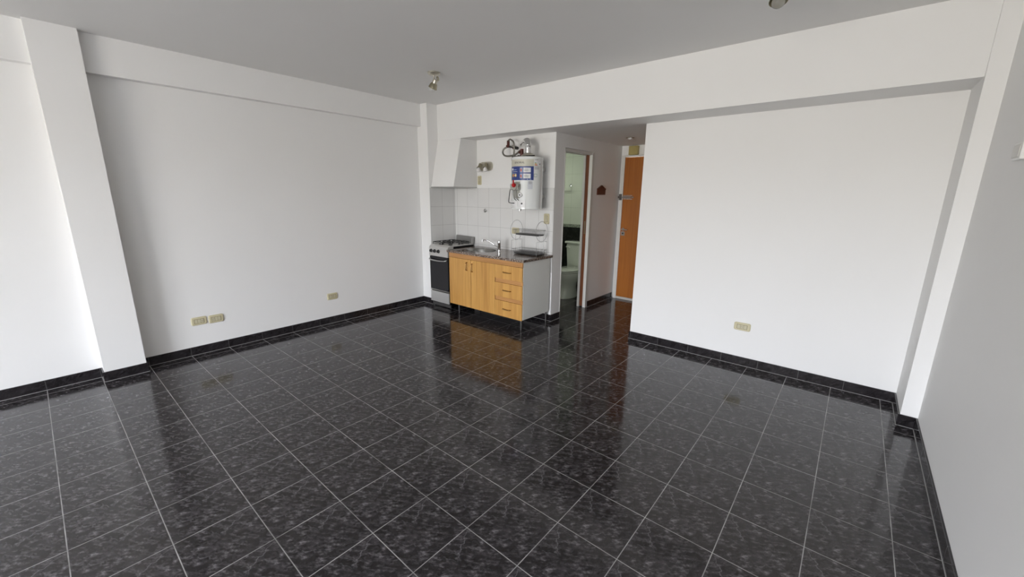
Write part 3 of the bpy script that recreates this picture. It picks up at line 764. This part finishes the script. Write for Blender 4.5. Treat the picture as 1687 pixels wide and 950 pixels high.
obj('braided_hose', b, 'braided_hose', wh, smooth=True)
b = B(); cyl(b, lp(-2.135, 2.03, 1.904), lp(-2.135, 2.03, 2.000), .019, n=16); cyl(b, lp(-2.175, 2.03, 1.965), lp(-2.12, 2.03, 1.965), .014, n=16); lathe(b, [(.023, 0), (.023, .02)], lp(-2.135, 2.03, 1.925), (0, 0, 1), 6)
obj('safety_valve', b, 'red_fitting', wh, smooth=True)
b = B()
for x, l in ((-2.19, .05), (-1.985, .10)): cyl(b, lp(x, 1.925, 1.909), lp(x + l, 1.935, 1.909), .006, n=8)
cyl(b, lp(-2.12, 1.92, 1.909), lp(-1.96, 1.90, 1.909), .004, n=8)
obj('top_bolts', b, 'black_enamel', wh)

# ------------------------------------------------------------------ wall light with two spots
wl = thing('wall_lamp', 'aged nickel wall lamp with two frosted bulbs above the kitchen splashback', 'wall lamp', (-2.880, YK, 1.850))
b = B()
prism(b, [(x, 0, z) for x, z in rrect(.215, .108, .045)], (0, -.020, 0)); prism(b, [(x, -.020, z) for x, z in rrect(.195, .088, .038)], (0, -.006, 0))
obj('back_plate', b, 'nickel_light', wl, smooth=True)
for x, dr in ((-.074, Vector((.02, -.42, -.85))), (.030, Vector((.22, -.42, -.85)))):
    d = dr.normalized(); o0 = Vector((x, -.050, .020))
    b = B(); cyl(b, (x, -.02, .026), (x, -.05, .026), .006, n=10); tube(b, [o0, o0 - Vector((0, 0, -.022))], .004, 8)
    lathe(b, [(.018, 0), (.019, .030), (.031, .062), (.030, .062), (.018, .034)], o0 - d * .01, d, 24)
    sh = obj('lamp_head', b, 'aged_nickel', wl, smooth=True)
    b = B(); c = o0 + d * .062
    lathe(b, [(.012, -.035), (.016, -.02), (.024, 0), (.027, .012), (.024, .026), (.014, .036), (0, .039)], c, d, 24)
    obj('bulb', b, 'frosted_bulb', sh, smooth='all')

# ------------------------------------------------------------------ ceiling spotlights
def spotlight(label, x, y, d, yaw=0, name='ceiling_spotlight', group='ceiling spotlights'):
    t = thing(name, label, 'spotlight', (x, y, ZC), group=group)
    b = B(); lathe(b, [(.060, 0), (.060, -.008), (.050, -.020), (.030, -.026), (0, -.027)], (0, 0, 0), (0, 0, 1), 36); obj('ceiling_plate', b, 'nickel_light', t, smooth=True)
    b = B(); tube(b, [(0, 0, -.02), (-.004, 0, -.088)], .0065, 12); obj('stem', b, 'nickel_light', t, smooth=True)
    d = Vector(d).normalized(); o0 = Vector((.022, 0, -.068))
    b = B(); lathe(b, [(0, -.004), (.022, -.003), (.024, .004), (.024, .036), (.021, .036)], o0, d, 28)
    lathe(b, [(.022, 0), (.022, .004)], Vector((.05, 0, -.062)), (1, .2, .1), 16); 
    obj('socket', b, 'nickel_light', t, smooth=True)
    b = B(); lathe(b, [(.025, .030), (.032, .040), (.043, .078), (.0415, .078), (.030, .042), (.012, .038)], o0, d, 32); obj('lamp_shade', b, 'aged_nickel', t, smooth=True)
    b = B(); tube(b, [Vector((.030, 0, -.070)) + Vector((.014 * math.cos(2 * PI * k / 16), 0, .014 * math.sin(2 * PI * k / 16))) + Vector((.022, 0, .012)) for k in range(16)], .003, 6, True); obj('thumb_screw', b, 'aged_nickel', t, smooth=True)
    b = B(); lathe(b, [(.012, .040), (.015, .050), (.027, .068), (.031, .084), (.027, .100), (.015, .110), (0, .113)], o0, d, 28); obj('bulb', b, 'clear_bulb', t, smooth='all')
    return t
spotlight('tarnished metal ceiling spotlight with a clear bulb over the kitchen end', -2.404, 1.024, (-.52, -.06, -.85))
spotlight('ceiling spotlight at the top edge of the picture, mostly cut off', .350, 1.005, (.10, -.35, -.93))

# recessed downlight in the hall
dl = thing('recessed_downlight', 'small round recessed downlight in the hall ceiling before the entry door', 'downlight', (-1.366, 3.129, ZS))
b = B(); lathe(b, [(.050, 0), (.052, -.004), (.040, -.006), (.036, -.001)], (0, 0, 0), (0, 0, 1), 32); obj('ring', b, 'aged_nickel', dl, smooth=True)
b = B(); lathe(b, [(.026, -.0005), (.028, -.008), (.018, -.022), (0, -.026)], (0, 0, 0), (0, 0, 1), 28); obj('bulb', b, 'frosted_bulb', dl, smooth='all')

# ------------------------------------------------------------------ outlets and switches
def plate(name, label, cat, loc, rotz, w, h, mods, kind, group=None, vertical=False):
    """local frame: x along the wall, -y towards the room, z up"""
    t = thing(name, label, cat, loc, rotz, group)
    def rr(w_, h_, r): return [(x, 0, z) for x, z in rrect(w_, h_, r, 5)]
    b = B(); lo = rr(w, h, .016); mid = [(x * (1 - .004 / w), -.006, z * (1 - .004 / h)) for x, _, z in lo]; top = [(x * (1 - .014 / w), -.010, z * (1 - .014 / h)) for x, _, z in lo]
    L = [[b.verts.new(p) for p in ring] for ring in (lo, mid, top)]
    for a, c in zip(L, L[1:]):
        for k in range(len(a)): b.faces.new((a[k], a[(k + 1) % len(a)], c[(k + 1) % len(a)], c[k]))
    b.faces.new(L[0]); b.faces.new(L[-1])
    cover = obj('cover_plate', b, 'cream_plastic', t)
    mw, mh = (w * .60, h * .48) if not vertical else (w * .44, h * .60)
    b = B(); box(b, -mw / 2 - .0022, mw / 2 + .0022, -.0108, -.006, -mh / 2 - .0022, mh / 2 + .0022); obj('module_frame', b, 'cream_dark', t)
    n = len(mods)
    for k, q in enumerate(mods):
        b = B()
        if not vertical: x0, x1, z0, z1 = -mw / 2 + mw * k / n, -mw / 2 + mw * (k + 1) / n, -mh / 2, mh / 2
        else: x0, x1, z1, z0 = -mw / 2, mw / 2, mh / 2 - mh * k / n, mh / 2 - mh * (k + 1) / n
        box(b, x0 + .0012, x1 - .0012, -.0125, -.008, z0 + .0006, z1 - .0006, .0008, 1)
        mo = obj({'s': 'rocker_switch', 'o': 'socket', 'b': 'blank_module'}[q], b, 'cream_key', t)
        if q == 'o':
            b = B(); cx, cz = (x0 + x1) / 2, (z0 + z1) / 2
            for dx, dz, a in ((-.005, .004, 30), (.005, .004, -30), (0, -.007, 0)):
                Mx = Matrix.Translation((cx + dx, -.0128, cz + dz)) @ Matrix.Rotation(R(a), 4, 'Y')
                box(b, -.001, .001, -.0004, .0004, -.0035, .0035, M=Mx)
            obj('socket_slots', b, 'slot', mo)
    return t
LW = R(90)    # plates on the left wall face +x
plate('wall_outlet', 'cream outlet plate on the left wall, nearer the pillar of the touching pair', 'outlet', (XL, -.802, .318), LW, .122, .078, 'sso', 'o', 'cream outlet plates in a pair')
plate('wall_outlet', 'cream outlet plate on the left wall, farther from the pillar of the touching pair', 'outlet', (XL, -.668, .312), LW, .122, .078, 'oss', 'o', 'cream outlet plates in a pair')
plate('wall_outlet', 'single cream outlet plate low on the left wall towards the stove', 'outlet', (XL, .475, .318), LW, .124, .078, 'bob', 'o')
plate('wall_outlet', 'cream outlet plate low on the wide white wall right of the hall', 'outlet', (.213, YB, .362), 0, .134, .074, 'bob', 'o')
plate('light_switch', 'cream vertical switch plate below the wall lamp beside the hood', 'switch', (-3.012, YK, 1.678), 0, .072, .116, 'bso', 's', vertical=True)
plate('light_switch', 'cream vertical switch plate on the tiles below the water heater', 'switch', (-1.915, YK - .004, 1.229), 0, .080, .120, 'os', 's', vertical=True)
plate('wall_outlet', 'cream outlet plate on the tiles behind the dish rack', 'outlet', (-2.386, YK - .004, 1.060), 0, .118, .078, 'oo', 'o')
# box on the right wall
wbx = thing('wall_intercom', 'white box fixed high on the right wall, cut by the right edge of the picture', 'wall box', (XR, 1.180, 1.700), R(-90))
b = B(); box(b, -.05, .08, -.026, 0, -.030, .045, .006, 2); obj('housing', b, 'white_metal', wbx)
b = B(); box(b, -.036, .066, -.029, -.026, -.020, .034, .002, 1); obj('cover', b, 'frame_paint', wbx)

# wall spout stub on the splashback
ws = thing('wall_tap_stub', 'small chrome tap stub on the white tiles above the sink', 'tap', (-2.912, YK - .004, 1.292))
b = B(); lathe(b, [(.024, 0), (.024, .004), (.014, .010), (.012, .022), (0, .023)], (0, 0, 0), (0, -1, 0), 24); obj('flange', b, 'steel', ws, smooth=True)
b = B(); tube(b, [(.0, -.016, 0), (.025, -.020, -.002), (.056, -.022, -.004)], .007, 12); obj('nozzle', b, 'chrome', ws, smooth=True)

# ------------------------------------------------------------------ hall pieces
eb = thing('electrical_box', 'yellowed square junction box above the entry door', 'junction box', (-1.634, YE, 2.100))
b = B(); box(b, -.066, .066, -.055, 0, -.050, .068, .006, 2); obj('housing', b, 'yellow_box', eb)
b = B(); box(b, -.060, .060, -.060, -.055, -.044, .062, .003, 1); obj('cover', b, 'yellow_box_lid', eb)
pq = thing('wooden_key_plaque', 'small dark red wooden house shaped plaque on the hall wall', 'plaque', (HX, 3.328, 1.557), LW)
b = B(); prism(b, [(-.108, 0, -.048), (.108, 0, -.046), (.112, 0, .030), (.0, 0, .076), (-.106, 0, .034)], (0, -.014, 0)); obj('board', b, 'plaque_wood', pq)
b = B(); prism(b, [(-.106, -.014, .026), (.0, -.014, .066), (.112, -.014, .022), (.112, -.014, .030), (.0, -.014, .076), (-.106, -.014, .034)], (0, -.006, 0)); obj('roof_strip', b, 'plaque_wood', pq)

# ------------------------------------------------------------------ bathroom
TX = -2.345
to = thing('toilet', 'pale toilet with closed lid seen through the open bathroom doorway', 'toilet', (TX, 3.60, 0))
def ering(b, cx, cy, z, rx, ryf, ryb, n=40):
    out = []
    for k in range(n):
        a = 2 * PI * k / n; s = math.sin(a)
        out.append(b.verts.new((cx + rx * math.cos(a), cy + (ryb if s > 0 else ryf) * s, z)))
    return out
def loft(b, rings):
    for a, c in zip(rings, rings[1:]):
        n = len(a)
        for k in range(n): b.faces.new((a[k], a[(k + 1) % n], c[(k + 1) % n], c[k]))
    b.faces.new(rings[0]); b.faces.new(rings[-1]); return b
b = B(); loft(b, [ering(b, 0, -.17, z, rx, f, k) for z, rx, f, k in ((0, .125, .205, .22), (.03, .122, .20, .22), (.07, .108, .165, .21), (.15, .105, .15, .20), (.22, .125, .17, .20), (.29, .165, .215, .21), (.35, .183, .235, .22), (.385, .186, .238, .22))])
obj('bowl', b, 'ceramic', to, smooth=True)
b = B(); loft(b, [ering(b, 0, -.17, z, rx, f, k) for z, rx, f, k in ((.390, .186, .238, .20), (.393, .192, .244, .205), (.405, .192, .244, .205), (.409, .188, .240, .20))]); obj('seat', b, 'ceramic', to, smooth=True)
b = B(); loft(b, [ering(b, 0, -.17, z, rx, f, k) for z, rx, f, k in ((.413, .186, .238, .20), (.416, .191, .243, .205), (.428, .189, .241, .205), (.436, .165, .215, .18))]); obj('lid', b, 'ceramic', to, smooth=True)
b = B(); vs0 = len(b.verts)
box(b, -.192, .205, .045, .232, .395, .775, .028, 4)
for v in b.verts:
    t_ = (.775 - v.co.z) / .38; v.co.x *= 1 - .09 * t_; v.co.y = .232 + (v.co.y - .232) * (1 - .10 * t_)
tank = obj('cistern', b, 'ceramic', to, smooth=True)
b = B(); box(b, -.206, .222, .025, .236, .776, .812, .014, 3); obj('cistern_lid', b, 'ceramic', to, smooth=True)
b = B(); lathe(b, [(.013, 0), (.013, .012)], (-.168, .046, .725), (0, -1, 0), 16); tube(b, [(-.172, .030, .725), (-.14, .026, .722), (-.105, .028, .716)], .008, 10); obj('flush_lever', b, 'ceramic', to, smooth=True)
b = B(); cyl(b, (.16, .236, .16), (.16, .18, .16), .012, n=12); tube(b, smooth_path([(.16, .18, .16), (.165, .17, .24), (.16, .16, .34), (.16, .14, .41)]), .006, 8); sphere(b, (.16, .175, .16), .022, 14); obj('supply_valve', b, 'steel', to, smooth=True)
tr = thing('towel_ring', 'chrome square towel ring on the pale green bathroom tiles', 'towel ring', (-2.612, YE - .045, 1.645))
b = B(); lathe(b, [(.024, 0), (.024, .006), (.012, .012), (.010, .040)], (0, 0, 0), (0, -1, 0), 20); obj('mount', b, 'chrome', tr, smooth=True)
b = B(); tube(b, smooth_path([(.0, -.034, .0), (.030, -.034, -.012), (.032, -.034, -.075), (.02, -.034, -.086), (-.11, -.034, -.082), (-.12, -.034, -.07)], 4), .0045, 8); obj('ring', b, 'chrome', tr, smooth=True)
bl = thing('bathroom_fill_light', 'added unseen fill light on the bathroom ceiling', 'fill light', (-2.75, 3.0, ZS))  # unseen source added to brighten the bathroom with greenish light
b = B(); lathe(b, [(.12, 0), (.12, -.02), (.10, -.05), (0, -.065)], (0, 0, 0), (0, 0, 1), 32); obj('lamp_shade', b, 'bath_fill_glow', bl, smooth=True)
b = B(); lathe(b, [(.135, 0), (.135, -.012), (.12, -.013)], (0, 0, 0), (0, 0, 1), 32); obj('fill_light_base', b, 'white_metal', bl, smooth=True)
